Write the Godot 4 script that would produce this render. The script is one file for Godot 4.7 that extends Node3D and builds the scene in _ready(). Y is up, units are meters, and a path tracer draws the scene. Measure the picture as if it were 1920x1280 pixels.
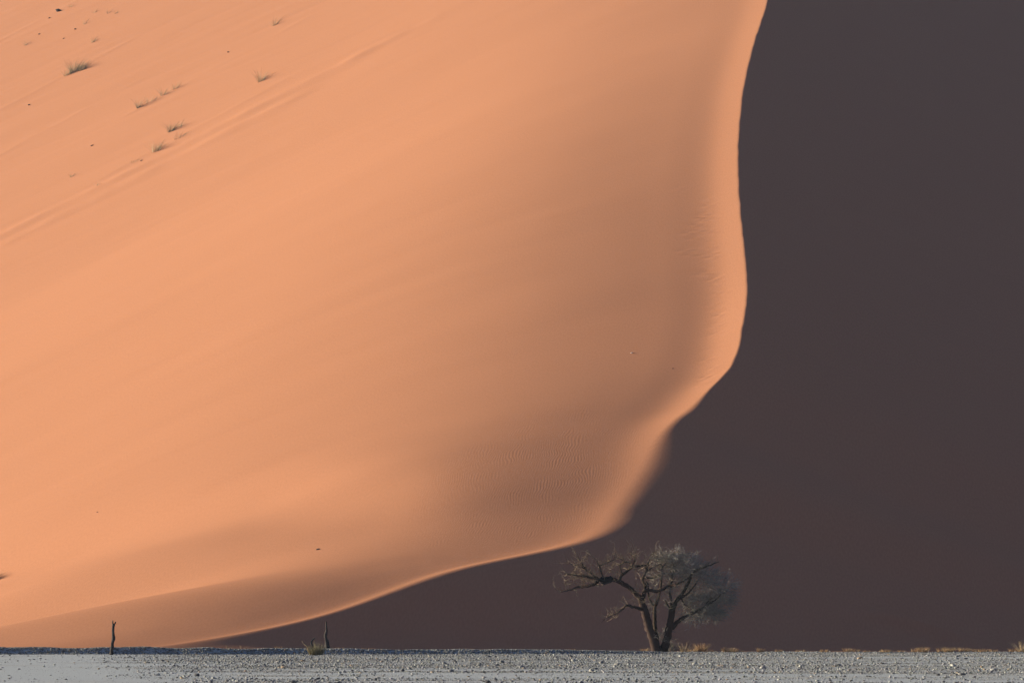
extends Node3D
# Red dune, slip face in shade, a half-dead thorn tree on a gravel flat.
# D is the distance in front of the camera (z = -D), X to the right, y up; F is the focal length in photograph pixels.
const F := 6000.0
const CX := 960.0
const HORIZON := 1163.0
const EYE := 1.7

var rng := RandomNumberGenerator.new()
var noise := FastNoiseLite.new()
var warp := FastNoiseLite.new()
var materials := {}

# ---------- small helpers ----------
func spline(x: float, xs: PackedFloat64Array, ys: PackedFloat64Array) -> float:
	var n := xs.size()
	if x <= xs[0]:
		return ys[0]
	if x >= xs[n - 1]:
		return ys[n - 1]
	var k := clampi(xs.bsearch(x) - 1, 0, n - 2)
	var h := xs[k + 1] - xs[k]
	var d := (ys[k + 1] - ys[k]) / h
	var m0 := d
	var m1 := d
	if k > 0:
		var hp := xs[k] - xs[k - 1]
		m0 = ((ys[k] - ys[k - 1]) / hp * h + d * hp) / (h + hp)
	if k < n - 2:
		var hn := xs[k + 2] - xs[k + 1]
		m1 = (d * hn + (ys[k + 2] - ys[k + 1]) / hn * h) / (h + hn)
	var t := (x - xs[k]) / h
	var t2 := t * t
	var t3 := t2 * t
	return ys[k] * (2 * t3 - 3 * t2 + 1) + h * m0 * (t3 - 2 * t2 + t) + ys[k + 1] * (3 * t2 - 2 * t3) + h * m1 * (t3 - t2)

func blurred(a: PackedFloat64Array, sigma: float) -> PackedFloat64Array:
	var r := int(3 * sigma) + 1
	var k := PackedFloat64Array()
	var total := 0.0
	for i in range(-r, r + 1):
		k.append(exp(-0.5 * i * i / (sigma * sigma)))
		total += k[-1]
	var out := PackedFloat64Array()
	out.resize(a.size())
	for i in a.size():
		var s := 0.0
		for j in range(-r, r + 1):
			s += a[clampi(i + j, 0, a.size() - 1)] * k[j + r]
		out[i] = s / total
	return out

func put(called: String, at: Vector3, label: String, category: String, group := "") -> Node3D:
	var o := Node3D.new()
	o.name = called
	add_child(o, true)
	o.position = at
	tag(o, label, category, group)
	return o

func tag(o: Node, label: String, category: String, group := "") -> void:
	o.set_meta("label", label)
	o.set_meta("category", category)
	if group:
		o.set_meta("group", group)

func part(called: String, st: SurfaceTool, m: Material, parent: Node) -> MeshInstance3D:
	var o := MeshInstance3D.new()
	o.name = called
	o.mesh = st.commit()
	o.material_override = m
	parent.add_child(o, true)
	return o

func begin() -> SurfaceTool:
	var st := SurfaceTool.new()
	st.begin(Mesh.PRIMITIVE_TRIANGLES)
	return st

func matte(linear: Color, rough := 1.0) -> StandardMaterial3D:
	var m := StandardMaterial3D.new()
	m.albedo_color = linear.linear_to_srgb()
	m.roughness = rough
	m.metallic_specular = 0.2
	return m

func tinted(rough := 1.0) -> StandardMaterial3D:
	var m := matte(Color(1, 1, 1), rough)
	m.vertex_color_use_as_albedo = true
	return m

func jitter(c: Color, by: float) -> Color:
	var k := 1.0 + rng.randf_range(-by, by)
	return Color(c.r * k, c.g * k * (1.0 + rng.randf_range(-by, by) * 0.25), c.b * k * (1.0 + rng.randf_range(-by, by) * 0.35))

# a tapered, slightly lumpy tube along points
func tube(st: SurfaceTool, pts: PackedVector3Array, radii: PackedFloat32Array, sides: int, color: Color, lump := 0.0) -> void:
	var n := pts.size()
	var ring := PackedVector3Array()
	var normals := PackedVector3Array()
	var side := Vector3.RIGHT
	for i in n:
		var along := (pts[mini(i + 1, n - 1)] - pts[maxi(i - 1, 0)]).normalized()
		if absf(along.dot(side)) > 0.92:
			side = Vector3.BACK if absf(along.z) < 0.7 else Vector3.UP
		var a := (side - along * side.dot(along)).normalized()
		var b := along.cross(a)
		side = a
		for s in sides:
			var w := TAU * s / sides
			var dir := a * cos(w) + b * sin(w)
			var r := radii[i]
			if lump > 0.0:
				r *= 1.0 + lump * noise.get_noise_3d(s * 37.0, i * 23.0 + pts[0].x * 51.0, pts[0].y * 77.0) * 2.0
			ring.append(pts[i] + dir * r)
			normals.append(dir)
	for i in n - 1:
		for s in sides:
			var p := i * sides + s
			var q := i * sides + (s + 1) % sides
			for v in [p, p + sides, q, q, p + sides, q + sides]:
				st.set_color(color)
				st.set_normal(normals[v])
				st.add_vertex(ring[v])

func fine(pts: PackedVector3Array, radii: PackedFloat32Array, step: float, wobble: float) -> Array:
	# resample with a Catmull-Rom curve and a crooked wobble
	var p := PackedVector3Array()
	var r := PackedFloat32Array()
	for i in pts.size() - 1:
		var a := pts[maxi(i - 1, 0)]
		var b := pts[i]
		var c := pts[i + 1]
		var d := pts[mini(i + 2, pts.size() - 1)]
		var k := maxi(1, int(b.distance_to(c) / step))
		for j in k:
			var t := float(j) / k
			var q := b.cubic_interpolate(c, a, d, t)
			if i + j > 0:
				q += Vector3(rng.randf_range(-1, 1), rng.randf_range(-1, 1), rng.randf_range(-1, 1)) * wobble
			p.append(q)
			r.append(lerpf(radii[i], radii[i + 1], t))
	p.append(pts[-1])
	r.append(radii[-1])
	return [p, r]

# a narrow blade of grass: a tapering folded ribbon with thickness from its fold
func blade(st: SurfaceTool, at: Vector3, dir: Vector3, length: float, bend: Vector3, width: float, color: Color, pieces := 4) -> void:
	var across := dir.cross(Vector3(rng.randf_range(-1, 1), rng.randf_range(-0.2, 0.2), rng.randf_range(-1, 1))).normalized()
	var last := [at - across * width, at + across * width]
	for i in range(1, pieces + 1):
		var t := float(i) / pieces
		var p := at + dir * length * t + bend * length * t * t
		var w := width * (1.0 - t * 0.92)
		var now := [p - across * w, p + across * w]
		for v in [last[0], now[0], last[1], last[1], now[0], now[1]]:
			st.set_color(color)
			st.add_vertex(v)
		last = now

# ---------- the dune ----------
var fine_d := PackedFloat64Array()
var crest_x := PackedFloat64Array()
var crest_y := PackedFloat64Array()
var left_slopes := []
var right_slopes := []
var soft_left := PackedFloat64Array()
var soft_right := PackedFloat64Array()
var left_knots := PackedFloat64Array([0, 1.5, 3.5, 8, 14, 22, 30, 45, 70, 110, 150.0])
var right_knots := PackedFloat64Array([0, 10, 40, 110.0])
const D0 := 190.0
const DSTEP := 0.5
const LOW := -0.7

func at_fine(a: PackedFloat64Array, d: float) -> float:
	var q := clampf((d - D0) / DSTEP, 0.0, a.size() - 1.001)
	var k := int(q)
	var t := q - k
	var p0 := a[maxi(k - 1, 0)]
	var p1 := a[k]
	var p2 := a[mini(k + 1, a.size() - 1)]
	var p3 := a[mini(k + 2, a.size() - 1)]
	return p1 + 0.5 * t * (p2 - p0 + t * (2 * p0 - 5 * p1 + 4 * p2 - p3 + t * (3 * (p1 - p2) + p3 - p0)))

func plan_dune() -> void:
	# the crest traced from the photograph, each point at a distance that gives a natural climb: px, py, D
	var traced := [[-150, 1290, 186], [150, 1252, 193], [400, 1203, 200], [600, 1158, 204.5], [850, 1067, 212], [1000, 1036, 217], [1104, 1011, 221], [1150, 983, 224.5], [1180, 948, 228.5], [1225, 882, 233.5], [1254, 808, 240.5], [1315, 750, 246.5], [1370, 690, 253], [1393, 615, 263], [1402, 540, 274], [1396, 460, 286], [1388, 380, 299], [1385, 280, 316], [1393, 180, 335], [1415, 80, 358], [1440, 0, 380]]
	var ds := PackedFloat64Array([150.0])
	var xs := PackedFloat64Array([-72.0])
	var ys := PackedFloat64Array([-5.0])
	for p in traced:
		ds.append(p[2])
		xs.append((p[0] - CX) / F * p[2])
		ys.append(EYE + (HORIZON - p[1]) / F * p[2])
	var top := ys[-1]
	for e in [[420, 33, 17.5], [480, 36, 45], [560, 34, 82], [650, 30, 122]]:
		ds.append(e[0]); xs.append(e[1]); ys.append(top + e[2])
	# cross slope of the windward face: rows by distance, columns by metres left of the crest
	var rows := PackedFloat64Array([150, 198, 205, 213, 221, 230, 240, 248, 260, 285, 320, 380, 460, 650])
	var table := [
		[0.05, 0.05, 0.05, 0.05, 0.05, 0.05, 0.05, 0.05, 0.05, 0.05, 0.05],
		[0.12, 0.06, 0.05, 0.10, 0.18, 0.24, 0.26, 0.26, 0.26, 0.26, 0.26],
		[0.24, 0.09, 0.05, 0.07, 0.14, 0.22, 0.26, 0.26, 0.26, 0.26, 0.26],
		[0.30, 0.10, 0.05, 0.06, 0.11, 0.17, 0.21, 0.23, 0.23, 0.23, 0.23],
		[0.25, 0.12, 0.06, 0.05, 0.11, 0.20, 0.26, 0.29, 0.30, 0.30, 0.30],
		[0.22, 0.19, 0.10, 0.07, 0.14, 0.26, 0.33, 0.36, 0.36, 0.36, 0.36],
		[0.26, 0.22, 0.11, 0.08, 0.14, 0.24, 0.32, 0.38, 0.40, 0.40, 0.40],
		[0.38, 0.30, 0.12, 0.08, 0.13, 0.23, 0.32, 0.40, 0.43, 0.43, 0.43],
		[0.41, 0.38, 0.15, 0.11, 0.14, 0.22, 0.30, 0.39, 0.45, 0.45, 0.45],
		[0.40, 0.37, 0.18, 0.14, 0.17, 0.24, 0.32, 0.41, 0.46, 0.45, 0.45],
		[0.39, 0.36, 0.22, 0.20, 0.22, 0.28, 0.35, 0.43, 0.46, 0.45, 0.45],
		[0.38, 0.36, 0.28, 0.27, 0.29, 0.33, 0.39, 0.44, 0.46, 0.45, 0.45],
		[0.35, 0.35, 0.34, 0.34, 0.36, 0.38, 0.40, 0.45, 0.45, 0.45, 0.45],
		[0.35, 0.35, 0.34, 0.34, 0.36, 0.38, 0.40, 0.45, 0.45, 0.45, 0.45]]
	var lee := [[.1, .1, .1, .1], [.15, .15, .15, .15], [.25, .25, .25, .25], [.28, .28, .28, .28], [.28, .28, .28, .28], [.3, .3, .3, .3]]
	for i in 8:
		lee.append([.4, .38, .36, .36])
	var soft_d := PackedFloat64Array([190, 204, 212, 220, 226, 230, 234, 238, 242, 246, 252, 260, 270, 280, 650])
	var soft_l := PackedFloat64Array([.8, .5, .9, 1.1, 1.5, 1.6, 1.5, 1.1, .8, .6, .3, .2, .2, .2, .2])
	var soft_r := PackedFloat64Array([2.5, 2.0, 2.2, 2.4, 4.0, 7.0, 12.0, 8.5, 3.0, .7, .3, .2, .2, .2, .2])
	var n := int((640.0 - D0) / DSTEP) + 1
	for i in n:
		var d := D0 + i * DSTEP
		fine_d.append(d)
		crest_x.append(spline(d, ds, xs))
		crest_y.append(spline(d, ds, ys))
		soft_left.append(spline(d, soft_d, soft_l))
		soft_right.append(spline(d, soft_d, soft_r))
	crest_x = blurred(crest_x, 3)
	crest_y = blurred(crest_y, 3)
	for i in n:
		crest_x[i] += 0.07 * warp.get_noise_2d(fine_d[i] * 7.0, 3.0) * smoothstep(240.0, 250.0, fine_d[i])
	soft_left = blurred(soft_left, 4)
	soft_right = blurred(soft_right, 3)
	for j in left_knots.size():
		var column := PackedFloat64Array()
		for r in table:
			column.append(r[j])
		var a := PackedFloat64Array()
		for d in fine_d:
			a.append(spline(d, rows, column))
		left_slopes.append(blurred(a, 6))
	for j in right_knots.size():
		var column := PackedFloat64Array()
		for r in lee:
			column.append(r[j])
		var a := PackedFloat64Array()
		for d in fine_d:
			a.append(spline(d, rows, column))
		right_slopes.append(blurred(a, 6))

# two blocks of the same sheet: near the rippled foot it is finer
# sand trails on the face: from X, D to X, D, height, width
var trails := [[-85.0, 420.0, 0.0, 440.5, 0.2, 2.0], [-85.0, 413.5, -8.0, 432.0, 0.16, 2.4], [-60.0, 431.0, -25.0, 443.5, 0.08, 0.9], [-100.0, 500.0, -50.0, 517.0, 0.12, 0.8], [-100.0, 550.5, -62.0, 565.0, 0.12, 0.7], [-62.0, 463.0, -20.0, 480.0, 0.1, 0.8], [-90.0, 471.0, -50.0, 487.0, 0.1, 1.0], [-16.8, 229.5, -13.6, 228.7, 0.05, 0.35]]
var block_d := [PackedFloat64Array(), PackedFloat64Array()]
var block_t := [PackedFloat64Array(), PackedFloat64Array()]
var block_h := [PackedFloat32Array(), PackedFloat32Array()]

func stretch(a: PackedFloat64Array, from: float, to: float, step: float) -> void:
	var n := int(round((to - from) / step))
	for i in n:
		a.append(from + (to - from) * i / n)

func row_heights(d: float, ts: PackedFloat64Array) -> PackedFloat64Array:
	var sl := PackedFloat64Array()
	for a in left_slopes:
		sl.append(at_fine(a, d))
	var sr := PackedFloat64Array()
	for a in right_slopes:
		sr.append(at_fine(a, d))
	var wl := at_fine(soft_left, d)
	var wr := at_fine(soft_right, d)
	var lopsided := smoothstep(1.3, 3.5, wr / wl)
	var turn := lerpf(0.5, 0.42, smoothstep(3.5, 8.0, wr))
	var hs := PackedFloat64Array()
	hs.resize(ts.size())
	var zero := 0
	var sum := 0.0
	var before := 0.0
	for j in ts.size():
		var t := ts[j]
		var s := clampf((t + wl) / (wl + wr), 0.0, 1.0)
		s = s * s * (3.0 - 2.0 * s)
		if lopsided > 0.0:
			# a rounded crest: a quick turn, then a long fall
			var tail := clampf(t / wr, 0.0, 1.0)
			s = lerpf(s, turn * smoothstep(-wl, 0.3 * wl, t) + (1.0 - turn) * tail * (2.0 - tail), lopsided)
		var slope := 0.0
		if s < 1.0:
			slope += (1.0 - s) * spline(maxf(-t, 0.0), left_knots, sl)
		if s > 0.0:
			slope -= s * spline(maxf(t, 0.0), right_knots, sr)
		if j > 0:
			sum += 0.5 * (slope + before) * (t - ts[j - 1])
		before = slope
		hs[j] = sum
		if absf(t) < 1e-6:
			zero = j
	var lift := at_fine(crest_y, d) - hs[zero]
	for j in ts.size():
		var h := hs[j] + lift
		if h - LOW < 8.0:
			h = LOW + 0.8 * log(1.0 + exp(clampf((h - LOW) / 0.8, -30.0, 30.0)))
		hs[j] = h
	return hs

func ripple_strength(x: float, d: float, t: float) -> float:
	# ripples lie in the hollow left of the crest and fade out up the face
	var u := -t
	var reach := smoothstep(0.7, 2.5, u) * (1.0 - smoothstep(10.0, 23.5, u))
	var deep := smoothstep(199.0, 204.0, d) * (1.0 - smoothstep(240.0, 258.0, d + noise.get_noise_2d(x * 4.0, d * 2.0) * 14.0))
	if reach * deep <= 0.001:
		return 0.0
	return reach * deep * clampf(0.95 + 1.1 * noise.get_noise_2d(x * 7.0 + 300.0, d * 5.0), 0.1, 1.3)

func relief(x: float, d: float, t: float) -> float:
	# wind streaks run across the face at nearly one distance; ripples on the foot
	var h := 0.0
	var u := -t
	if u > 0.0:
		var face := smoothstep(25.0, 60.0, u) * smoothstep(340.0, 430.0, d)
		if face > 0.0:
			var dd := d + 0.05 * x + warp.get_noise_2d(x * 0.9, d * 0.9) * 3.0
			h += face * (0.06 * noise.get_noise_2d(x * 0.3, dd * 3.5) + 0.035 * noise.get_noise_2d(x * 0.4 + 900.0, dd * 16.0))
			# two long sand trails running up the face
			for k in trails:
				if x < k[0] or x > k[2]:
					continue
				var e: float = (d - lerpf(k[1], k[3], (x - k[0]) / (k[2] - k[0])) - 0.8 * warp.get_noise_2d(x * 1.5, k[1])) / k[5]
				if absf(e) < 3.0:
					var ends := smoothstep(0.0, 0.2, (x - k[0]) / (k[2] - k[0])) * smoothstep(0.0, 0.3, (k[2] - x) / (k[2] - k[0]))
					h += ends * k[4] * exp(-e * e) * clampf(0.8 + 1.4 * noise.get_noise_2d(x * 2.5, k[1] * 7.0), 0.1, 1.4)
		var soft := smoothstep(4.0, 20.0, u) * smoothstep(222.0, 240.0, d)
		h += soft * 0.17 * noise.get_noise_2d(x * 0.5 + 50.0, d * 1.3)
		# a long low swell across the foot of the face
		var swell := (0.55 * (x + 26.0) + 0.83 * (d - 246.5)) / 6.0
		if absf(swell) < 3.0:
			h -= 1.15 * exp(-swell * swell) * (1.0 - smoothstep(-20.0, -2.0, x)) * smoothstep(8.0, 20.0, u)
		var r := ripple_strength(x, d, t)
		if r > 0.0:
			var across := x - 0.13 * d + 0.32 * warp.get_noise_2d(x * 9.0, d * 11.0) + 0.5 * noise.get_noise_2d(x * 2.0, d * 3.5)
			var ph := across / 0.2 * TAU
			h += r * 0.0028 * (sin(ph) + 0.25 * sin(2.0 * ph + 0.6))
	else:
		# the slip face: broad unevenness, faint tongues of slid sand, a low ridge at its foot
		var deep := smoothstep(1.0, 9.0, t)
		h += deep * (0.5 * noise.get_noise_2d(x * 1.1 + 800.0, d * 0.9) + 0.05 * noise.get_noise_2d((x * 0.8 - d * 0.5) * 9.0, (d * 0.8 + x * 0.4) * 1.5))
		var foot := (d - 220.2) / 0.9
		if absf(foot) < 3.0:
			h += 0.6 * exp(-foot * foot) * smoothstep(22.0, 27.0, x) * (1.0 - smoothstep(29.0, 34.0, x))
	return h

func height(x: float, d: float) -> float:
	var b := 0 if d < block_d[0][-1] else 1
	var ds: PackedFloat64Array = block_d[b]
	var ts: PackedFloat64Array = block_t[b]
	var hs: PackedFloat32Array = block_h[b]
	var i := clampi(ds.bsearch(d) - 1, 0, ds.size() - 2)
	var fi := clampf((d - ds[i]) / (ds[i + 1] - ds[i]), 0.0, 1.0)
	var t := x - at_fine(crest_x, d)
	var j := clampi(ts.bsearch(t) - 1, 0, ts.size() - 2)
	var fj := clampf((t - ts[j]) / (ts[j + 1] - ts[j]), 0.0, 1.0)
	var w := ts.size()
	return lerpf(lerpf(hs[i * w + j], hs[i * w + j + 1], fj), lerpf(hs[(i + 1) * w + j], hs[(i + 1) * w + j + 1], fj), fi)

func on_dune(px: float, py: float) -> Vector3:
	# where the sight line through that point of the photograph meets the sand
	var d := 196.0
	var over := 1.0
	while d < 630.0:
		var gap := EYE + (HORIZON - py) / F * d - height((px - CX) / F * d, d)
		if gap <= 0.0:
			d -= 0.6 * gap / minf(gap - over, -1e-6) if over > 0.0 else 0.0
			break
		over = gap
		d += 0.6
	var x := (px - CX) / F * d
	return Vector3(x, height(x, d), -d)

func build_dune() -> void:
	plan_dune()
	stretch(block_d[0], 194, 266, 0.25)
	block_d[0].append(266.0)
	stretch(block_d[1], 266, 340, 0.35)
	stretch(block_d[1], 340, 640, 0.7)
	block_d[1].append(640.0)
	var coarse := PackedFloat64Array()
	stretch(coarse, -150, -40, 1.0)
	stretch(coarse, -40, -12, 0.5)
	stretch(coarse, -12, -2.4, 0.2)
	stretch(coarse, -2.4, 0, 0.1)
	stretch(coarse, 0, 2, 0.1)
	stretch(coarse, 2, 10, 0.4)
	stretch(coarse, 10, 110, 1.0)
	coarse.append(110.0)
	block_t[1] = coarse
	var dense := PackedFloat64Array()
	for j in coarse.size():
		dense.append(coarse[j])
		if j < coarse.size() - 1 and coarse[j] >= -24.001 and coarse[j + 1] <= -0.001:
			var k := int(ceil((coarse[j + 1] - coarse[j]) / 0.055))
			for q in range(1, k):
				dense.append(lerpf(coarse[j], coarse[j + 1], float(q) / k))
	block_t[0] = dense
	for b in 2:
		var ds: PackedFloat64Array = block_d[b]
		var ts: PackedFloat64Array = block_t[b]
		var hs := PackedFloat32Array()
		hs.resize(ds.size() * ts.size())
		for i in ds.size():
			var d := ds[i]
			var row := row_heights(d, ts)
			var cx := at_fine(crest_x, d)
			for j in ts.size():
				hs[i * ts.size() + j] = row[j] + relief(cx + ts[j], d, ts[j])
		block_h[b] = hs
	# small slumps and prints just below the crest
	var marks := []
	for z in [[375, 80], [380, 160], [340, 240], [310, 270], [280, 310], [375, 310], [310, 340], [440, 322], [250, 390], [300, 410], [400, 460], [450, 485], [255, 465], [130, 492], [220, 555], [430, 590], [415, 625], [405, 670], [435, 735], [430, 778], [330, 755], [250, 697], [90, 703], [165, 755], [335, 940], [315, 985], [365, 960], [385, 985], [500, 1020], [440, 1050], [490, 1080], [445, 1128], [590, 1200], [470, 1220]]:
		marks.append([1270 + z[0] * 0.15625, 360 + z[1] * 0.15625])
	for z in [[435, 895], [430, 915], [490, 640], [485, 655], [500, 605], [465, 555], [440, 815], [475, 850], [425, 925], [487, 575], [445, 905], [312, 6], [490, 690], [470, 760]]:
		marks.append([1150 + z[0] * 0.3986, 350 + z[1] * 0.3984])
	for m in marks:
		var p := on_dune(m[0], m[1])
		var long := rng.randf_range(0.22, 0.5)
		var size := rng.randf_range(0.05, 0.12)
		for b in 2:
			var ds: PackedFloat64Array = block_d[b]
			var ts: PackedFloat64Array = block_t[b]
			var i0 := maxi(ds.bsearch(-p.z - 1.4), 0)
			for i in range(i0, mini(ds.bsearch(-p.z + 1.4), ds.size())):
				var cx := at_fine(crest_x, ds[i])
				for j in range(maxi(ts.bsearch(p.x - cx - 1.5), 0), mini(ts.bsearch(p.x - cx + 1.5), ts.size())):
					var a := (cx + ts[j] - p.x) / long
					var c := (ds[i] + p.z) / 0.30
					block_h[b][i * ts.size() + j] += size * (-c) * exp(-0.5 * a * a - c * c)
	# the fine row along the seam lies on the coarse one's edges
	var w0: int = dense.size()
	var last: int = block_d[0].size() - 1
	for j in w0:
		var k := clampi(coarse.bsearch(dense[j] + 1e-9) - 1, 0, coarse.size() - 2)
		var f := clampf((dense[j] - coarse[k]) / (coarse[k + 1] - coarse[k]), 0.0, 1.0)
		block_h[0][last * w0 + j] = lerpf(block_h[1][k], block_h[1][k + 1], f)
	var mesh := ArrayMesh.new()
	for b in 2:
		var ds: PackedFloat64Array = block_d[b]
		var ts: PackedFloat64Array = block_t[b]
		var hs: PackedFloat32Array = block_h[b]
		var w := ts.size()
		var v := PackedVector3Array()
		var nn := PackedVector3Array()
		v.resize(hs.size()); nn.resize(hs.size())
		for i in ds.size():
			var cx := at_fine(crest_x, ds[i])
			for j in w:
				v[i * w + j] = Vector3(cx + ts[j], hs[i * w + j], -ds[i])
		for i in ds.size():
			var ia := maxi(i - 1, 0) * w
			var ib := mini(i + 1, ds.size() - 1) * w
			for j in w:
				var e := v[i * w + mini(j + 1, w - 1)] - v[i * w + maxi(j - 1, 0)]
				var f := v[ib + j] - v[ia + j]
				nn[i * w + j] = e.cross(f).normalized()
		var idx := PackedInt32Array()
		idx.resize((ds.size() - 1) * (w - 1) * 6)
		var q := 0
		for i in ds.size() - 1:
			for j in w - 1:
				var a := i * w + j
				idx[q] = a; idx[q + 1] = a + w; idx[q + 2] = a + 1
				idx[q + 3] = a + 1; idx[q + 4] = a + w; idx[q + 5] = a + w + 1
				q += 6
		var arrays := []
		arrays.resize(Mesh.ARRAY_MAX)
		arrays[Mesh.ARRAY_VERTEX] = v
		arrays[Mesh.ARRAY_NORMAL] = nn
		var uv := PackedVector2Array()
		uv.resize(v.size())
		for k in v.size():
			uv[k] = Vector2(v[k].x - 0.13 * -v[k].z, v[k].z * 0.3) / 7.0
		arrays[Mesh.ARRAY_TEX_UV] = uv
		arrays[Mesh.ARRAY_INDEX] = idx
		mesh.add_surface_from_arrays(Mesh.PRIMITIVE_TRIANGLES, arrays)
	var m := matte(Color(0.478, 0.21, 0.107))
	m.metallic_specular = 0.0
	var grain := FastNoiseLite.new()
	grain.seed = 21
	grain.frequency = 0.035
	grain.fractal_octaves = 4
	var tint := NoiseTexture2D.new()
	tint.width = 1024; tint.height = 1024; tint.seamless = true; tint.noise = grain
	var ramp := Gradient.new()
	ramp.set_color(0, Color(0.94, 0.935, 0.93)); ramp.set_color(1, Color(1, 1, 1))
	tint.color_ramp = ramp
	m.albedo_texture = tint
	var rough_sand := NoiseTexture2D.new()
	rough_sand.width = 1024; rough_sand.height = 1024; rough_sand.seamless = true; rough_sand.noise = grain
	m.heightmap_enabled = true
	m.heightmap_texture = rough_sand
	m.heightmap_scale = 0.15
	var o := MeshInstance3D.new()
	o.name = "sand_dune"
	o.mesh = mesh
	o.material_override = m
	o.set_meta("kind", "structure")
	add_child(o)

# ---------- the gravel flat ----------
func berm_height(x: float) -> float:
	# the low graded bank along the far side of the track; it runs out beside the tree
	var px := CX + x / 160.0 * F
	return spline(px, PackedFloat64Array([-2000, 0, 450, 620, 1000, 1200, 1340, 4000]), PackedFloat64Array([0.33, 0.31, 0.29, 0.25, 0.2, 0.12, 0.0, 0.0]))

func ground(x: float, d: float) -> float:
	var h := 0.035 * noise.get_noise_2d(x * 1.2, d * 2.4) + 0.02 * noise.get_noise_2d(x * 6.0 + 40.0, d * 12.0)
	var e := d - 159.5 - 0.5 * noise.get_noise_2d(x * 2.0, 7.0)
	var hb := berm_height(x) * (1.0 + 0.25 * noise.get_noise_2d(x * 9.0, 40.0))
	if hb > 0.0 and absf(e) < 4.0:
		h += hb * smoothstep(-0.42, 0.1, e) * (1.0 - smoothstep(0.6, 3.5, e))
	h -= 0.65 * smoothstep(174.5, 194.0, d) + 0.9 * smoothstep(196.0, 215.0, d)
	return h

func stoniness(x: float, d: float) -> float:
	# bands of coarser gravel between smoother, driven-over ones; the track at the left is bare
	var px := CX + x / d * F
	var band := 0.5 + 0.9 * noise.get_noise_2d(x * 0.6, d * 5.0) + 0.4 * noise.get_noise_2d(x * 4.0, d * 9.0)
	var bare := smoothstep(120.0, 420.0, px + 90.0 * noise.get_noise_2d(x * 2.0 + 11.0, d * 2.0) - (150.0 - d) * 1.2)
	return clampf(band, 0.08, 1.4) * lerpf(0.05, 1.0, bare)

func build_ground() -> void:
	var xs := PackedFloat64Array()
	stretch(xs, -400, -40, 12.0)
	stretch(xs, -40, 40, 0.35)
	stretch(xs, 40, 400, 12.0)
	xs.append(400.0)
	var ds := PackedFloat64Array()
	stretch(ds, -60, 70, 5.0)
	stretch(ds, 70, 156, 0.5)
	stretch(ds, 156, 166, 0.12)
	stretch(ds, 166, 200, 0.5)
	stretch(ds, 200, 900, 20.0)
	ds.append(900.0)
	var st := begin()
	var w := xs.size()
	for i in ds.size():
		for j in w:
			var x := xs[j]
			var d := ds[i]
			var sand := smoothstep(171.5, 174.0, d + 3.0 * noise.get_noise_2d(x * 5.0, d * 8.0))
			var c := Color(0.40, 0.375, 0.325)
			var s := clampf(stoniness(x, d), 0.0, 1.0)
			c = Color(0.62, 0.63, 0.58).lerp(Color(0.53, 0.53, 0.49), s)
			var tan_patch := smoothstep(0.25, 0.5, noise.get_noise_2d(x * 2.5 + 500.0, d * 4.0))
			c = c.lerp(Color(0.48, 0.41, 0.3), 0.35 * tan_patch)
			st.set_color(c.lerp(Color(0.4, 0.21, 0.11), sand))
			st.set_uv(Vector2(x, d) * 0.5)
			st.add_vertex(Vector3(x, ground(x, d), -d))
	for i in ds.size() - 1:
		for j in w - 1:
			var a := i * w + j
			for k in [a, a + w, a + 1, a + 1, a + w, a + w + 1]:
				st.add_index(k)
	st.generate_normals()
	var m := tinted()
	var grit := FastNoiseLite.new()
	grit.seed = 5
	grit.frequency = 0.09
	grit.fractal_octaves = 4
	var t := NoiseTexture2D.new()
	t.width = 512; t.height = 512; t.seamless = true; t.noise = grit
	var ramp := Gradient.new()
	ramp.set_color(0, Color(0.7, 0.7, 0.71)); ramp.set_color(1, Color(1, 1, 1))
	t.color_ramp = ramp
	m.albedo_texture = t
	var bump := NoiseTexture2D.new()
	bump.width = 512; bump.height = 512; bump.seamless = true; bump.noise = grit
	m.heightmap_enabled = true
	m.heightmap_texture = bump
	m.heightmap_scale = 2.0
	var o := part("gravel_ground", st, m, self)
	o.set_meta("kind", "structure")

func stone_mesh(seed_: int, rough: float, flat: float, smooth: bool) -> ArrayMesh:
	# an angular lump: a subdivided icosahedron, cut and dented
	var g := FastNoiseLite.new()
	g.seed = seed_
	g.frequency = 0.9
	var phi := (1.0 + sqrt(5.0)) / 2.0
	var vs := []
	for s in [-1.0, 1.0]:
		for u in [-1.0, 1.0]:
			vs.append(Vector3(0, s, u * phi).normalized()); vs.append(Vector3(s, u * phi, 0).normalized()); vs.append(Vector3(u * phi, 0, s).normalized())
	var faces := []
	for a in 12:
		for b in range(a + 1, 12):
			for c in range(b + 1, 12):
				var e := 1.06
				if vs[a].distance_to(vs[b]) < e and vs[b].distance_to(vs[c]) < e and vs[a].distance_to(vs[c]) < e:
					var f := [vs[a], vs[b], vs[c]]
					if (vs[b] - vs[a]).cross(vs[c] - vs[a]).dot(vs[a]) > 0.0:
						f = [vs[a], vs[c], vs[b]]
					faces.append(f)
	if smooth:
		var more := []
		for f in faces:
			var ab: Vector3 = (f[0] + f[1]).normalized()
			var bc: Vector3 = (f[1] + f[2]).normalized()
			var ca: Vector3 = (f[2] + f[0]).normalized()
			more.append_array([[f[0], ab, ca], [ab, f[1], bc], [ca, bc, f[2]], [ab, bc, ca]])
		faces = more
	var st := begin()
	for f in faces:
		for p: Vector3 in f:
			var r := 1.0 + rough * g.get_noise_3dv(p * 1.3)
			var q := p * r
			q.y = clampf(q.y * flat, -0.8 * flat, 0.75 * flat)
			q.x *= 1.25
			st.add_vertex(q)
	st.generate_normals()
	return st.commit()

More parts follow.
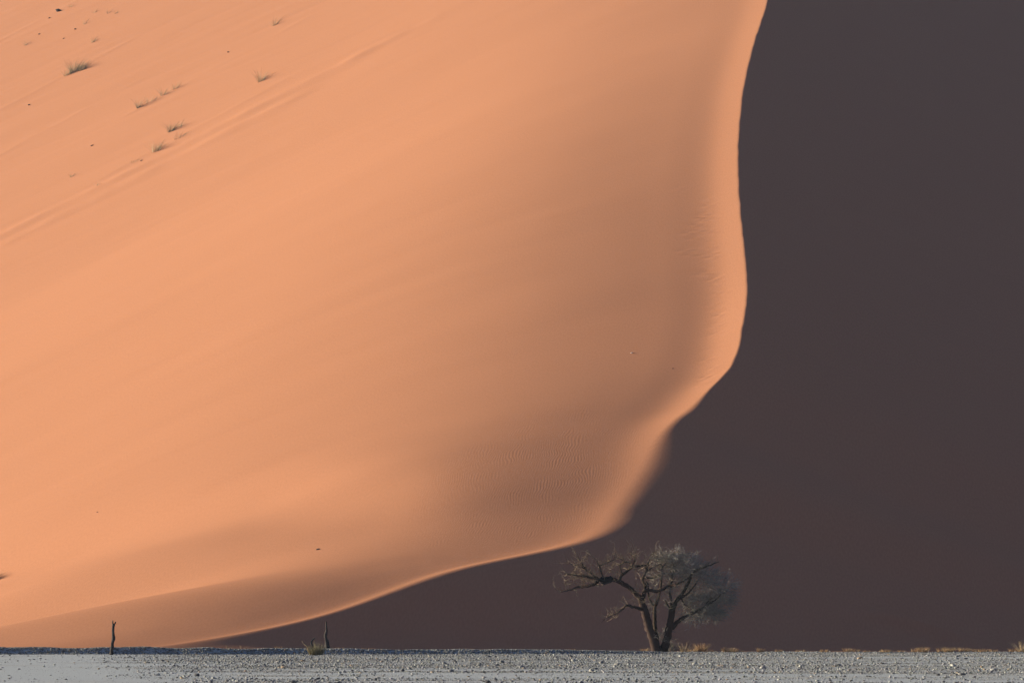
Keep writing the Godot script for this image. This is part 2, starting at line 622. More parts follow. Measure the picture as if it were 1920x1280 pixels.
func stone_color() -> Color:
	var k := rng.randf()
	if k < 0.34:
		return jitter(Color(0.12, 0.117, 0.108), 0.35)
	if k < 0.9:
		return jitter(Color(0.25, 0.243, 0.22), 0.25)
	if k < 0.97:
		return jitter(Color(0.36, 0.34, 0.29), 0.15)
	return jitter(Color(0.32, 0.24, 0.16), 0.2)

func build_gravel() -> void:
	for variant in 4:
		var buffer := PackedFloat32Array()
		var count := 0
		rng.seed = 900 + variant
		for layer in 3:
			# fine grit, pebbles, and the rubble that the grader heaped on the bank
			var tries: int = [120000, 24000, 9000][layer]
			for i in tries:
				var d: float = lerpf(82.0, 174.0, pow(rng.randf(), 0.8))
				if layer == 2:
					d = rng.randf_range(158.9, 161.2)
				var x: float = rng.randf_range(-0.175, 0.175) * d
				if layer == 2 and berm_height(x) < 0.03:
					continue
				var s := stoniness(x, d)
				var on_berm := berm_height(x) > 0.02 and d > 158.6 and d < 162.5
				if on_berm:
					s = 1.2
				if rng.randf() > s * 0.8:
					continue
				var r := rng.randf_range(0.006, 0.017) if layer == 0 else 0.014 + 0.04 * pow(rng.randf(), 3.0) if layer == 1 else rng.randf_range(0.02, 0.05)
				var basis := Basis.from_euler(Vector3(rng.randf_range(-0.4, 0.4), rng.randf() * TAU, rng.randf_range(-0.4, 0.4))).scaled(Vector3.ONE * r)
				var y := ground(x, d) + r * 0.25
				buffer.append_array(PackedFloat32Array([basis.x.x, basis.y.x, basis.z.x, x, basis.x.y, basis.y.y, basis.z.y, y, basis.x.z, basis.y.z, basis.z.z, -d]))
				var c := stone_color()
				buffer.append_array(PackedFloat32Array([c.r, c.g, c.b, 1.0]))
				count += 1
		var mm := MultiMesh.new()
		mm.transform_format = MultiMesh.TRANSFORM_3D
		mm.use_colors = true
		mm.mesh = stone_mesh(40 + variant, 0.75, [0.6, 0.75, 0.5, 0.85][variant], false)
		mm.instance_count = count
		mm.buffer = buffer
		var o := MultiMeshInstance3D.new()
		o.name = "loose_gravel"
		o.multimesh = mm
		o.material_override = tinted(0.95)
		add_child(o, true)
		o.set_meta("kind", "stuff")
		tag(o, ["loose grey gravel strewn over the flat", "small angular chips strewn over the flat", "thin flat flakes strewn over the flat", "rounded little pebbles strewn over the flat"][variant], "gravel")

func build_stones() -> void:
	rng.seed = 77
	var shapes := []
	for k in 6:
		shapes.append(stone_mesh(300 + k, 0.8, [0.6, 0.8, 0.7, 0.55, 0.9, 0.7][k], true))
	var kinds := [
		[Color(0.085, 0.082, 0.08), "dark blackish stone lying on the grey gravel flat", "dark stones on the gravel flat"],
		[Color(0.24, 0.232, 0.21), "mid grey stone lying on the grey gravel flat", "grey stones on the gravel flat"],
		[Color(0.38, 0.36, 0.31), "pale whitish stone lying on the grey gravel flat", "pale stones on the gravel flat"],
		[Color(0.38, 0.275, 0.17), "tan ochre stone lying on the grey gravel flat", "tan stones on the gravel flat"]]
	var mats := []
	for k in kinds:
		mats.append([matte(k[0], 0.95), matte(Color(k[0].r * 0.8, k[0].g * 0.78, k[0].b * 0.78), 0.95)])
	var made := 0
	while made < 280:
		var d := lerpf(85.0, 156.0, pow(rng.randf(), 0.7))
		var x := rng.randf_range(-0.165, 0.165) * d
		if rng.randf() > stoniness(x, d):
			continue
		var k: int = [0, 0, 0, 0, 1, 1, 1, 1, 2, 2, 3][rng.randi() % 11]
		var r := 0.034 + 0.062 * pow(rng.randf(), 2.6)
		var o := MeshInstance3D.new()
		o.name = "stone"
		o.mesh = shapes[rng.randi() % 6]
		o.material_override = mats[k][rng.randi() % 2]
		add_child(o, true)
		o.position = Vector3(x, ground(x, d) + r * 0.3, -d)
		o.basis = Basis.from_euler(Vector3(rng.randf_range(-0.3, 0.3), rng.randf() * TAU, rng.randf_range(-0.3, 0.3))).scaled(Vector3.ONE * r)
		var big := "large " if r > 0.062 else ""
		tag(o, big + kinds[k][1], "stone", big + kinds[k][2])
		made += 1

# ---------- the tree ----------
func tree_point(zx: float, zy: float, depth: float) -> Vector3:
	return Vector3((zx - 1090.0) * 0.006272, (1014.0 - zy) * 0.006272, depth)

func twig(st: SurfaceTool, at: Vector3, dir: Vector3, length: float, r: float, color: Color, level: int) -> void:
	var p := PackedVector3Array([at])
	var rr := PackedFloat32Array([r])
	var n := maxi(3, int(length / 0.11))
	var q := at
	var v := dir
	for i in n:
		v = (v + Vector3(rng.randf_range(-1, 1), rng.randf_range(-0.7, 0.95), rng.randf_range(-1, 1)) * 0.38).normalized()
		q += v * length / n
		p.append(q)
		rr.append(r * (1.0 - 0.82 * float(i + 1) / n))
		if level > 0 and rng.randf() < 0.5:
			var side := (v + Vector3(rng.randf_range(-1, 1), rng.randf_range(-0.8, 1), rng.randf_range(-1, 1)) * 0.9).normalized()
			twig(st, q, side, length * rng.randf_range(0.3, 0.6), r * 0.62, color, level - 1)
	tube(st, p, rr, 3, jitter(color, 0.3))

func build_tree() -> void:
	rng.seed = 4242
	var base := Vector3((1238.0 - CX) / F * 172.0, 0, -172.0)
	base.y = ground(base.x, 172.0) - 0.03
	var tree := put("thorn_tree", base, "lone half-dead thorn tree with bare left limb and grey feathery crown", "tree")
	var bark := tinted()
	var grain := FastNoiseLite.new()
	grain.seed = 8
	grain.frequency = 0.06
	var bump := NoiseTexture2D.new()
	bump.width = 256; bump.height = 256; bump.seamless = true; bump.noise = grain
	bark.uv1_triplanar = true
	bark.uv1_scale = Vector3(3.5, 0.8, 3.5)
	bump.as_normal_map = true
	bump.bump_strength = 6.0
	bark.normal_enabled = true
	bark.normal_texture = bump
	var wood := Color(0.047, 0.031, 0.021)
	var grey := Color(0.2, 0.145, 0.095)
	# name, depth at start and end, twigginess, [x, y, radius in traced units]
	var limbs := [
		["trunk", 0.1, 0.0, 0, [[1062, 1030, 54], [1050, 970, 45], [1030, 900, 41], [1005, 830, 38], [975, 730, 38], [950, 640, 34], [925, 560, 28]]],
		["trunk", -0.3, -0.35, 0, [[1078, 1020, 24], [1062, 900, 20], [1050, 800, 18], [1045, 700, 17], [1047, 615, 15]]],
		["trunk", -0.1, 0.1, 0, [[1112, 1030, 46], [1128, 970, 39], [1145, 910, 36], [1165, 830, 33], [1180, 740, 32], [1190, 650, 29]]],
		["limb", 0.0, 0.5, 1, [[930, 570, 27], [880, 510, 24], [820, 455, 22], [750, 415, 21], [690, 390, 20], [620, 395, 20], [560, 400, 18], [520, 430, 15], [460, 447, 13], [390, 452, 11], [340, 470, 8], [290, 485, 6], [235, 497, 4], [190, 468, 2]]],
		["limb", 0.3, 0.7, 1.3, [[575, 390, 14], [500, 375, 11], [430, 360, 9], [350, 352, 6], [290, 345, 3]]],
		["limb", 0.3, 0.0, 1.3, [[565, 390, 11], [500, 340, 9], [450, 300, 8], [410, 240, 6], [385, 200, 4], [370, 170, 2]]],
		["limb", 0.15, 0.4, 1.3, [[455, 305, 6], [400, 275, 5], [340, 262, 3], [300, 240, 2]]],
		["limb", 0.3, 0.6, 0.9, [[605, 385, 9], [575, 310, 7], [562, 265, 6], [540, 230, 4], [505, 190, 3], [480, 155, 1.5]]],
		["limb", 0.45, 0.7, 1.2, [[570, 270, 5], [630, 245, 5], [665, 230, 4], [700, 215, 3], [668, 150, 1.5]]],
		["limb", 0.1, -0.4, 0.8, [[740, 405, 15], [760, 358, 14], [800, 315, 13], [850, 285, 12], [900, 270, 12], [965, 262, 9], [1010, 250, 6]]],
		["limb", -0.1, 0.3, 1.0, [[830, 300, 8], [870, 230, 6], [850, 180, 4], [825, 150, 2]]],
		["limb", -0.1, -0.5, 1.0, [[872, 235, 5], [885, 180, 3.5], [880, 160, 2.5], [890, 125, 1.5]]],
		["limb", 0.1, 0.5, 1.2, [[770, 350, 7], [745, 270, 6], [790, 240, 6], [832, 250, 4], [700, 195, 2]]],
		["limb", 0.0, -0.5, 0.9, [[930, 570, 24], [955, 500, 20], [960, 440, 18], [940, 400, 14], [950, 360, 13], [975, 310, 11], [985, 260, 8], [1010, 200, 5], [1050, 145, 2]]],
		["limb", -0.2, 0.3, 0.8, [[955, 372, 9], [1030, 375, 7], [1100, 345, 6], [1150, 330, 4]]],
		["limb", -0.2, -0.6, 0.8, [[970, 325, 8], [1020, 290, 6], [1070, 268, 5], [1100, 245, 4]]],
		["limb", -0.35, -0.2, 0.7, [[1047, 625, 14], [1075, 560, 11], [1085, 500, 11], [1095, 440, 10], [1105, 360, 8], [1110, 290, 6], [1090, 230, 4], [1060, 190, 2]]],
		["limb", -0.35, -0.1, 0.5, [[1047, 630, 10], [1010, 570, 8], [990, 500, 8], [985, 430, 7], [965, 400, 5]]],
		["limb", 0.1, 0.4, 0.6, [[940, 505, 13], [985, 480, 14], [1050, 490, 14], [1100, 475, 13], [1160, 445, 11], [1230, 430, 9], [1290, 400, 7], [1345, 370, 5]]],
		["limb", -0.2, 0.2, 0.9, [[1106, 300, 6], [1150, 235, 5], [1190, 205, 3], [1215, 160, 1.5]]],
		["limb", 0.1, 0.6, 0.8, [[1190, 660, 26], [1230, 570, 18], [1290, 490, 15], [1335, 410, 13], [1362, 335, 11], [1430, 295, 8], [1500, 272, 6], [1560, 250, 4], [1590, 235, 2]]],
		["limb", 0.1, 0.1, 0.7, [[1188, 660, 16], [1180, 570, 11], [1175, 490, 10], [1190, 400, 9], [1200, 330, 8], [1205, 270, 7], [1190, 230, 4], [1200, 180, 2]]],
		["limb", 0.0, 0.4, 0.4, [[1182, 690, 11], [1165, 630, 8], [1140, 590, 7], [1128, 565, 4]]],
		["limb", 0.0, 0.5, 0.9, [[1190, 805, 23], [1230, 760, 20], [1290, 715, 18], [1340, 690, 15], [1400, 660, 12], [1480, 620, 9], [1560, 560, 6], [1620, 510, 4], [1660, 480, 2]]],
		["limb", 0.3, -0.2, 0.9, [[1470, 628, 7], [1500, 570, 6], [1550, 540, 4], [1600, 490, 2]]],
		["limb", 0.2, -0.6, 0.9, [[1245, 565, 12], [1310, 520, 9], [1370, 460, 7], [1420, 390, 5], [1480, 340, 3]]],
		["limb", 0.1, -0.4, 0.9, [[1205, 275, 5], [1240, 260, 4], [1268, 235, 2]]],
		["limb", 0.2, -0.3, 0.9, [[1262, 530, 9], [1300, 600, 6], [1370, 640, 5], [1440, 690, 3]]],
		["limb", 0.1, 0.6, 0.6, [[935, 645, 17], [870, 628, 13], [800, 612, 11], [765, 645, 9], [730, 670, 7], [690, 690, 5], [630, 720, 2], [585, 755, 1]]],
	]
	for L in limbs:
		var pts := PackedVector3Array()
		var radii := PackedFloat32Array()
		var n: int = L[4].size()
		for i in n:
			var q = L[4][i]
			var bow := sin(PI * i / maxf(n - 1, 1)) * rng.randf_range(-0.25, 0.25)
			pts.append(tree_point(q[0], q[1], lerpf(L[1], L[2], float(i) / (n - 1)) + (bow if L[0] == "limb" else 0.0)))
			radii.append(q[2] * 0.0058)
		var thick: float = radii[0]
		var f := fine(pts, radii, 0.1, 0.007 if L[0] == "trunk" else minf(0.018, thick * 0.22) + 0.005)
		var st := begin()
		tube(st, f[0], f[1], 12 if L[0] == "trunk" else 8, jitter(wood, 0.12), 0.16 if L[0] == "trunk" else 0.2)
		var limb := part(L[0], st, bark, tree)
		if L[3] > 0:
			var tw := begin()
			var fp: PackedVector3Array = f[0]
			var fr: PackedFloat32Array = f[1]
			for i in range(2, fp.size()):
				if fr[i] > 0.1 or rng.randf() > L[3] * 0.75:
					continue
				var along := (fp[i] - fp[i - 1]).normalized()
				var dir := (along * 0.6 + Vector3(rng.randf_range(-1, 1), rng.randf_range(-0.45, 1), rng.randf_range(-1, 1))).normalized()
				twig(tw, fp[i], dir, rng.randf_range(0.25, 0.75), clampf(fr[i] * 0.5, 0.014, 0.026), grey, 2)
			var t := part("twigs", tw, bark, limb)
			t.set_meta("kind", "stuff")
	# the charred knot on the long bare limb
	var burl := begin()
	var bp := PackedVector3Array([tree_point(685, 388, 0.3), tree_point(665, 388, 0.31), tree_point(640, 393, 0.32), tree_point(610, 396, 0.33), tree_point(585, 396, 0.34), tree_point(570, 398, 0.34)])
	tube(burl, bp, PackedFloat32Array([0.1, 0.165, 0.185, 0.19, 0.16, 0.09]), 9, Color(0.02, 0.018, 0.017), 0.35)
	var knot := part("burl", burl, bark, tree)
	knot.set_meta("label", "blackened knot on the bare limb")
	# sprays of dry twigs on the bare limb
	var spray := begin()
	for c in [[700, 370, 60, 40, 26], [560, 390, 70, 40, 30], [480, 390, 90, 50, 40], [420, 300, 70, 60, 26], [660, 270, 70, 50, 30], [780, 250, 60, 40, 22], [880, 180, 60, 40, 16], [330, 400, 60, 50, 22], [900, 480, 40, 70, 20], [950, 560, 40, 60, 16], [680, 690, 60, 40, 16], [880, 300, 70, 40, 16]]:
		for i in c[4]:
			var p := tree_point(c[0] + rng.randfn() * c[2] * 0.55, c[1] + rng.randfn() * c[3] * 0.55, rng.randf_range(-0.2, 0.7))
			twig(spray, p, Vector3(rng.randf_range(-1.2, 0.4), rng.randf_range(-0.6, 1), rng.randf_range(-1, 1)).normalized(), rng.randf_range(0.25, 0.6), 0.015, grey * 1.1, 1)
	part("twigs", spray, bark, tree).set_meta("kind", "stuff")
	# the living side: clumps of hair-fine grey-green twiglets
	var leafy := tinted()
	leafy.backlight_enabled = true
	leafy.backlight = Color(0.2, 0.2, 0.17)
	var clumps := [
		[1070, 230, 95, 80, 340, 0], [1190, 185, 105, 70, 420, 0], [1310, 215, 90, 80, 380, 1], [1240, 130, 45, 40, 110, 1], [1390, 330, 95, 85, 320, 1], [1500, 350, 100, 70, 380, 1], [1640, 450, 80, 75, 330, 1], [1610, 570, 100, 85, 430, 2],
		[1460, 540, 120, 100, 420, 2], [1340, 590, 110, 90, 400, 0], [1450, 680, 120, 60, 380, 2], [1280, 450, 100, 100, 300, 0], [1560, 660, 80, 50, 150, 2], [1120, 860, 70, 50, 190, 0], [1170, 975, 60, 40, 130, 0], [1110, 380, 90, 90, 140, 0], [1090, 590, 70, 80, 110, 0]]
	var tones := [Color(0.19, 0.164, 0.13), Color(0.228, 0.205, 0.182), Color(0.182, 0.168, 0.145)]
	for c in clumps:
		var st := begin()
		var heart := tree_point(c[0], c[1] + (48 if c[1] < 300 else 12), -0.7 if c[1] > 800 else -0.1)
		var rx: float = c[2] * 0.006272
		var ry: float = c[3] * 0.006272
		var knots := []
		for i in maxi(8, int(c[4] / 13.0)):
			knots.append([(Vector3(rng.randfn(), rng.randfn(), rng.randfn()) * 0.62).limit_length(1.15), rng.randf_range(0.14, 0.34), rng.randf_range(0.85, 1.15)])
		for i in int(c[4] * (1.1 if c[5] == 0 else 1.35)):
			var knot_: Array = knots[rng.randi() % knots.size()]
			var e: Vector3 = knot_[0] + Vector3(rng.randfn(), rng.randfn(), rng.randfn()) * knot_[1]
			var p := heart + Vector3(e.x * rx, e.y * ry, e.z * 0.8)
			var dir := (Vector3(e.x * 0.9 + 0.25, e.y * 0.7 + 0.3, e.z) + Vector3(rng.randf_range(-1, 1), rng.randf_range(-1, 1), rng.randf_range(-1, 1)) * 0.6).normalized()
			var tone: Color = jitter(tones[c[5]] * knot_[2], 0.3)
			var long := rng.randf_range(0.2, 0.5)
			blade(st, p, dir, long, Vector3(rng.randf_range(-0.4, 0.4), rng.randf_range(-0.5, 0.15), rng.randf_range(-0.4, 0.4)), 0.0085, tone, 4)
			for k in 3:
				var q := p + dir * long * rng.randf_range(0.15, 0.9)
				var side := (dir * 0.6 + Vector3(rng.randf_range(-1, 1), rng.randf_range(-1, 1), rng.randf_range(-1, 1))).normalized()
				blade(st, q, side, rng.randf_range(0.1, 0.28), Vector3(0, -0.15, 0), 0.006, jitter(tone, 0.25), 2)
		st.generate_normals()
		part("foliage", st, leafy, tree).set_meta("kind", "stuff")

# ---------- posts, shrubs and grass ----------
func post(called: String, px: float, d: float, label: String, scale_: float, shape: Array, stubs: Array) -> void:
	var x := (px - CX) / F * d
	var o := put(called, Vector3(x, ground(x, d), -d), label, "post")
	var k := d / F * scale_
	var pts := PackedVector3Array()
	var radii := PackedFloat32Array()
	for s in shape:
		pts.append(Vector3(s[0] * k, s[1] * k, rng.randf_range(-0.015, 0.015)))
		radii.append(s[2] * k * 1.35)
	var m := tinted()
	var st := begin()
	var f := fine(pts, radii, 0.09, 0.006)
	tube(st, f[0], f[1], 8, Color(0.05, 0.043, 0.036), 0.35)
	part("pole", st, m, o)
	for b in stubs:
		var bt := begin()
		var bp := PackedVector3Array()
		var br := PackedFloat32Array()
		for s in b:
			bp.append(Vector3(s[0] * k, s[1] * k, 0.0))
			br.append(s[2] * k)
		tube(bt, bp, br, 6, Color(0.06, 0.05, 0.04), 0.2)
		part("stub", bt, m, o)

func tuft(at: Vector3, label: String, group: String, tall: float, wide: float, blades: int, tone: Color, lean := Vector3.ZERO, stiff := 0.5, tip := Color(0, 0, 0, 0)) -> Node3D:
	var st := begin()
	for i in blades:
		var a := rng.randf() * TAU
		var q := sqrt(rng.randf()) * wide * 0.5
		var p := Vector3(cos(a) * q, 0, sin(a) * q * 0.6)
		p.y = -0.02
		if at.z < -195.0:
			p.y += height(at.x + p.x, -at.z - p.z) - at.y
		var out := Vector3(cos(a), 0, sin(a)) * rng.randf_range(0.1, 0.75)
		var dir := (Vector3.UP + out + lean).normalized()
		var c := jitter(tone, 0.35)
		if tip.a > 0.0 and rng.randf() < 0.4:
			c = jitter(tip, 0.3)
		blade(st, p, dir, tall * rng.randf_range(0.45, 1.05), Vector3(out.x * 0.6, -0.25 * (1.0 - stiff), out.z * 0.6) + lean * 0.5, rng.randf_range(0.006, 0.011) * (1.5 if at.z < -195.0 else 1.0), c)
	st.generate_normals()
	var o := put("grass_tuft", at, label, "grass", group)
	part("blades", st, materials.grass, o).set_meta("kind", "stuff")
	return o

func build_plants() -> void:
	rng.seed = 31
	materials.grass = tinted()
	materials.grass.backlight_enabled = true
	materials.grass.backlight = Color(0.25, 0.24, 0.2)
	post("forked_post", 210, 157.2, "weathered wooden post with a forked top beside the track", 1.0,
		[[-2, -4, 2.6], [-1, 12, 2.4], [1, 25, 2.1], [2, 38, 2.0], [1.5, 50, 1.9], [2.4, 57, 2.0]],
		[[[2.4, 55, 1.6], [0.6, 60, 1.3], [0.8, 65, 0.7]], [[2.4, 55, 1.5], [5.5, 60, 1.2], [6.2, 62.5, 0.8]], [[1.5, 31, 1.2], [4.6, 32, 0.9]], [[1.8, 46, 1.1], [-0.6, 48, 0.6]]])
	post("dead_post", 613, 160.4, "dark leaning dead stump post behind the green shrub", 1.0,
		[[1, -5, 3.6], [0, 8, 3.1], [-2, 20, 2.4], [-3, 28, 1.9], [-1.4, 34, 1.5], [-1.2, 44, 1.3], [-2.0, 52, 0.9]],
		[[[-2.6, 26, 1.0], [-4.4, 29, 0.5]]])
	# the green shrub with driftwood sticks
	var d := 155.8
	var x := (592.0 - CX) / F * d
	var green := Color(0.21, 0.18, 0.105)
	var shrub := put("green_shrub", Vector3(x, ground(x, d), -d), "low olive green shrub beside the dead post", "shrub")
	var st := begin()
	for i in 900:
		var a := rng.randf() * TAU
		var q := sqrt(rng.randf()) * 0.3
		var out := Vector3(cos(a) * q * 1.3, 0, sin(a) * q * 1.3)
		blade(st, Vector3(cos(a) * q, -0.02, sin(a) * q), (Vector3.UP + out).normalized(), rng.randf_range(0.45, 0.9) * rng.randf_range(0.6, 1.0) * (1.0 - q * 0.9), out * 0.5, 0.007, jitter(green, 0.35))
	st.generate_normals()
	part("foliage", st, materials.grass, shrub).set_meta("kind", "stuff")
	var stick := func(pts: Array, c: Color, label: String) -> void:
		var s0 := begin()
		var k := d / F
		var pp := PackedVector3Array()
		var rr := PackedFloat32Array()
		for q in pts:
			pp.append(Vector3((q[0] - pts[0][0]) * k, (pts[0][1] - q[1]) * k, 0.0))
			rr.append(q[2] * k)
		var f := fine(pp, rr, 0.08, 0.012)
		tube(s0, f[0], f[1], 6, c, 0.3)
		var px: float = (pts[0][0] - CX) / F * (d + 0.15)
		var o := put("driftwood_stick", Vector3(px, ground(px, d + 0.15), -d - 0.15), label, "branch")
		part("wood", s0, tinted(), o)
	stick.call([[581, 1229, 1.6], [578, 1218, 1.4], [573, 1210, 1.2], [569, 1207, 1.0], [566, 1202, 0.6]], Color(0.3, 0.2, 0.12), "pale brown dead stick leaning out left of the green shrub")
	stick.call([[587, 1229, 2.0], [585, 1212, 2.0], [583, 1203, 1.6], [587, 1199, 1.2], [590.5, 1196, 0.6]], Color(0.035, 0.035, 0.035), "dark crooked dead stick standing behind the green shrub")
	# dry tufts along the foot of the dune, standing on the flat's far edge
	var dry := Color(0.34, 0.205, 0.105)
	var straw := Color(0.36, 0.265, 0.15)
	for e in [[1071, 0.14, 0.35, 60], [1208, 0.2, 0.3, 60], [1283, 0.5, 0.35, 45], [1298, 0.2, 0.5, 80], [1313, 0.4, 0.42, 170], [1328, 0.14, 0.5, 60], [1366, 0.24, 0.5, 110], [1377, 0.2, 0.3, 60], [1387, 0.12, 0.3, 40], [1426, 0.2, 0.32, 90], [1461, 0.14, 0.3, 60], [1500, 0.12, 0.5, 50], [1545, 0.14, 0.4, 60], [1590, 0.18, 0.4, 80], [1606, 0.14, 0.35, 60], [1625, 0.12, 0.3, 50], [1660, 0.16, 0.5, 80], [1690, 0.12, 0.3, 40], [1717, 0.2, 0.35, 90], [1730, 0.26, 0.45, 150], [1766, 0.22, 0.4, 100], [1780, 0.24, 0.45, 130], [1805, 0.22, 0.35, 90], [1822, 0.16, 0.45, 80], [1842, 0.18, 0.45, 80], [1862, 0.14, 0.4, 60], [1900, 0.2, 0.4, 70], [1917, 0.55, 0.3, 60]]:
		var dd := 173.0 + rng.randf_range(-0.8, 1.2)
		var xx: float = (e[0] - CX) / F * dd
		var at := Vector3(xx, ground(xx, dd), -dd)
		var near_tree: bool = e[0] < 1400
		var label := "low dry orange grass tuft on the sandy edge right of the tree"
		var group := "dry tufts along the sandy edge right of the tree"
		if e[1] >= 0.5:
			label = "tall thin straw stalks close beside the tree" if near_tree else "tall thin straw stalks at the end of the dry tuft row"
			group = ""
		elif e[0] == 1313:
			label = "bright orange bushy grass clump close right of the tree"
			group = ""
		elif e[0] < 1240:
			label = "small dry tuft on the flat left of the tree"
			group = "small dry tufts left of the tree"
		tuft(at, label, group, e[1] * 1.6, e[2] * 1.1, int(e[3] * 1.5), straw if e[1] >= 0.5 else dry, Vector3(0.1, 0, 0), 0.5, straw)
	for e in [[428, 0.35, 0.2, 14], [456, 0.3, 0.25, 14], [520, 0.2, 0.3, 90], [639, 0.16, 0.3, 60], [625, 0.22, 0.16, 10], [681, 0.14, 0.25, 40], [697, 0.16, 0.25, 40], [733, 0.12, 0.3, 40], [880, 0.14, 0.25, 30], [911, 0.12, 0.2, 24]]:
		var dd := 160.6
		var xx: float = (e[0] - CX) / F * dd
		var thin: bool = e[3] < 20
		tuft(Vector3(xx, ground(xx, dd), -dd), "few thin pale stalks on the dark gravel bank" if thin else "small dry tuft on the dark gravel bank", "thin stalks on the gravel bank" if thin else "dry tufts on the gravel bank", e[1] * 1.1, e[2], e[3], straw if thin else dry, Vector3.ZERO, 0.7)
	# grass on the windward face of the dune
	var blond := Color(0.42, 0.33, 0.2)
	var olive := Color(0.18, 0.18, 0.11)
	for e in [
		[126, 140, 0.9, 1.2, 70, blond, "tuft at the low end of the largest clump on the dune face"], [140, 134, 1.7, 1.6, 150, olive, "largest green grass clump high on the dune face"], [153, 131, 1.3, 0.9, 70, olive, "dark green tuft at the upper end of the largest clump"],
		[259, 202, 1.4, 0.5, 50, olive, "narrow leaning green tuft at the low end of the grass row"], [283, 190, 0.9, 1.6, 34, blond, "sparse blond stalks in the middle of the grass row"], [306, 178, 1.1, 0.8, 34, blond, "thin mixed tuft in the grass row on the dune"], [328, 166, 1.0, 1.2, 34, blond, "thin blond tuft at the upper end of the grass row"],
		[320, 246, 1.3, 0.9, 80, olive, "green grass tuft above the dry arching tuft on the dune"], [337, 238, 1.2, 0.8, 22, blond, "wispy blond stalks beside the green tuft on the dune"], [292, 283, 1.5, 1.3, 80, blond, "dry arching blond tuft below the green one on the dune"], [336, 258, 1.0, 1.6, 26, blond, "scattered dry stalks beside the arching blond tuft"],
		[489, 152, 1.6, 0.9, 60, blond, "lone blond tuft beside the long wind streaks on the dune"], [515, 47, 1.2, 0.8, 34, blond, "small dry tuft with a long dark trail of sand"],
		[47, 85, 1.0, 0.4, 16, olive, "tiny sparse tuft"], [174, 79, 0.8, 0.6, 30, olive, "tiny sparse tuft"], [176, 24, 0.6, 0.6, 14, olive, "tiny sparse tuft"], [202, 25, 0.8, 0.4, 12, olive, "tiny sparse tuft"], [217, 25, 0.5, 0.4, 12, olive, "tiny sparse tuft"], [158, 45, 0.7, 0.6, 14, blond, "tiny sparse tuft"], [132, 13, 0.7, 0.6, 14, blond, "tiny sparse tuft"], [250, 304, 0.4, 1.4, 16, blond, "tiny sparse tuft"], [134, 331, 0.6, 0.5, 16, olive, "tiny sparse tuft"], [181, 348, 0.5, 0.6, 12, blond, "tiny sparse tuft"],
		[-14, 1089, 1.5, 0.8, 90, blond, "grass tuft low on the dune whose shadow runs right"]]:
		var at := on_dune(e[0], e[1])
		var tiny: bool = e[6] == "tiny sparse tuft"
		var size := 0.75 * (-at.z) / 470.0
		tuft(at, "tiny sparse grass tuft high on the smooth dune face" if tiny else e[6], "tiny tufts high on the dune face" if tiny else "", e[2] * size * 2.1, e[3] * size * 1.35, int(e[4] * 1.5), e[5], Vector3(0.18, 0, 0), 0.3, blond)
	# dark and pale lumps lying on the sand
	var mesh := stone_mesh(71, 0.7, 0.6, true)
	for e in [[110, 21, 0.55, 0], [92, 34, 0.2, 0], [73, 64, 0.2, 0], [141, 55, 0.22, 0], [119, 72, 0.16, 0], [54, 197, 0.2, 0], [172, 273, 0.2, 0], [265, 301, 0.16, 0], [428, 98, 0.18, 0], [596, 1030, 0.12, 0], [182, 960, 0.07, 0], [1262, 691, 0.07, 0], [1185, 662, 0.1, 1]]:
		var at := on_dune(e[0], e[1])
		var o := MeshInstance3D.new()
		o.name = "dune_stone"
		o.mesh = mesh
		o.material_override = matte(Color(0.62, 0.6, 0.55)) if e[3] else matte(Color(0.06, 0.045, 0.04))
		add_child(o, true)
		o.position = at + Vector3(0, e[2] * 0.2, 0)
		o.basis = Basis.from_euler(Vector3(0.2, rng.randf() * TAU, 0.35)).scaled(Vector3(e[2], e[2] * 0.8, e[2]))
		var label := "small dark lump lying on the smooth lit sand"
		var group := "small dark lumps on the dune face"
		if e[3]:
			label = "small white stone on the dune face below the crest"
			group = ""
		elif e[2] > 0.5:
			label = "largest dark lump high on the dune face"
			group = ""
		tag(o, label, "stone", group)

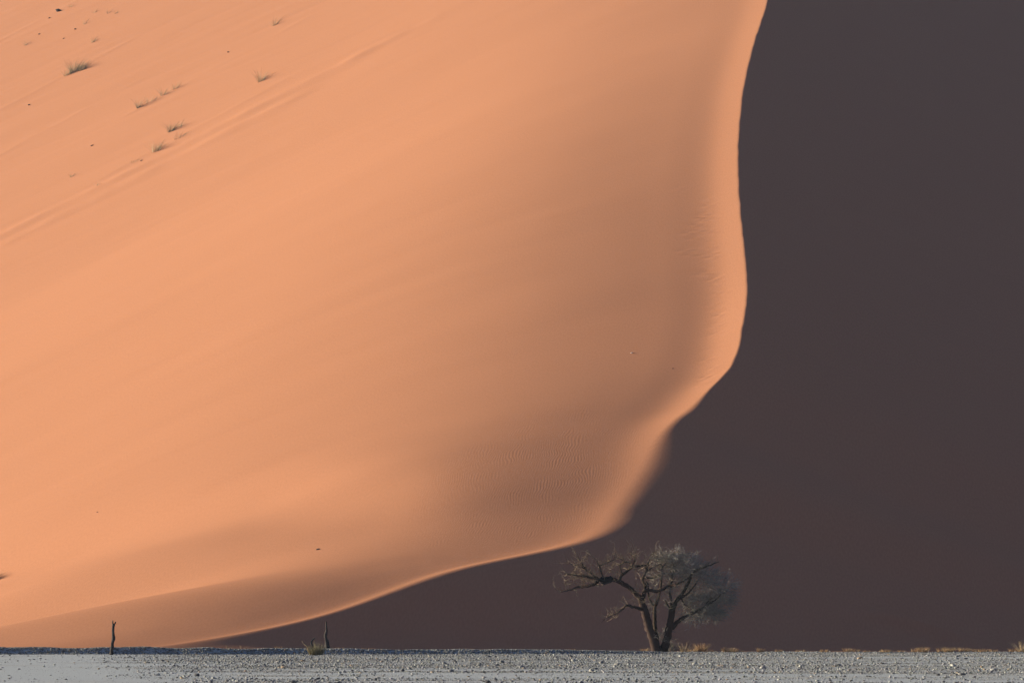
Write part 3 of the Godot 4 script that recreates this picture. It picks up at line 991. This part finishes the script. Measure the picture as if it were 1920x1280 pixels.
func _ready() -> void:
	# camera: level, with the lens shifted up, as high as a standing person
	var cam := Camera3D.new()
	cam.name = "camera"
	cam.position = Vector3(0, EYE, 0)
	cam.near = 1.0
	cam.far = 3000.0
	cam.set_frustum(1280.0 / F, Vector2(0, (HORIZON - 640.0) / F), 1.0, 3000.0)
	add_child(cam)
	cam.current = true
	# low evening sun from the left and a little behind the dune, deep blue clear sky
	var sky_look := ProceduralSkyMaterial.new()
	sky_look.sky_top_color = Color(0.115, 0.19, 0.42).linear_to_srgb()
	sky_look.sky_horizon_color = Color(0.19, 0.25, 0.40).linear_to_srgb()
	sky_look.sky_curve = 0.12
	sky_look.ground_bottom_color = Color(0.2, 0.16, 0.13).linear_to_srgb()
	sky_look.ground_horizon_color = Color(0.2, 0.18, 0.17).linear_to_srgb()
	sky_look.sun_angle_max = 0.0
	var sky := Sky.new()
	sky.sky_material = sky_look
	var env := Environment.new()
	env.background_mode = Environment.BG_SKY
	env.sky = sky
	env.background_energy_multiplier = 0.305
	env.tonemap_mode = Environment.TONE_MAPPER_LINEAR
	env.tonemap_exposure = 2.42
	env.fog_enabled = true
	env.fog_density = 0.00008
	env.fog_light_color = Color(0.82, 0.9, 1.0)
	env.sdfgi_enabled = true
	env.ssao_enabled = true
	env.ssil_enabled = true
	var world := WorldEnvironment.new()
	world.name = "world"
	world.environment = env
	add_child(world)
	var sun := DirectionalLight3D.new()
	sun.name = "sun"
	sun.light_energy = 1.6
	sun.light_color = Color(1.0, 0.92, 0.76).linear_to_srgb()
	sun.light_angular_distance = 0.5
	sun.shadow_enabled = true
	add_child(sun)
	var el := deg_to_rad(10.0)
	var az := deg_to_rad(12.0)
	var towards := Vector3(cos(el) * cos(az), -sin(el), cos(el) * sin(az))
	sun.look_at_from_position(Vector3.ZERO, towards)

	noise.seed = 3
	noise.frequency = 0.03
	noise.fractal_octaves = 3
	warp.seed = 12
	warp.frequency = 0.03
	warp.fractal_octaves = 2
	rng.seed = 1
	build_dune()
	build_ground()
	build_tree()
	build_plants()
	build_stones()
	build_gravel()
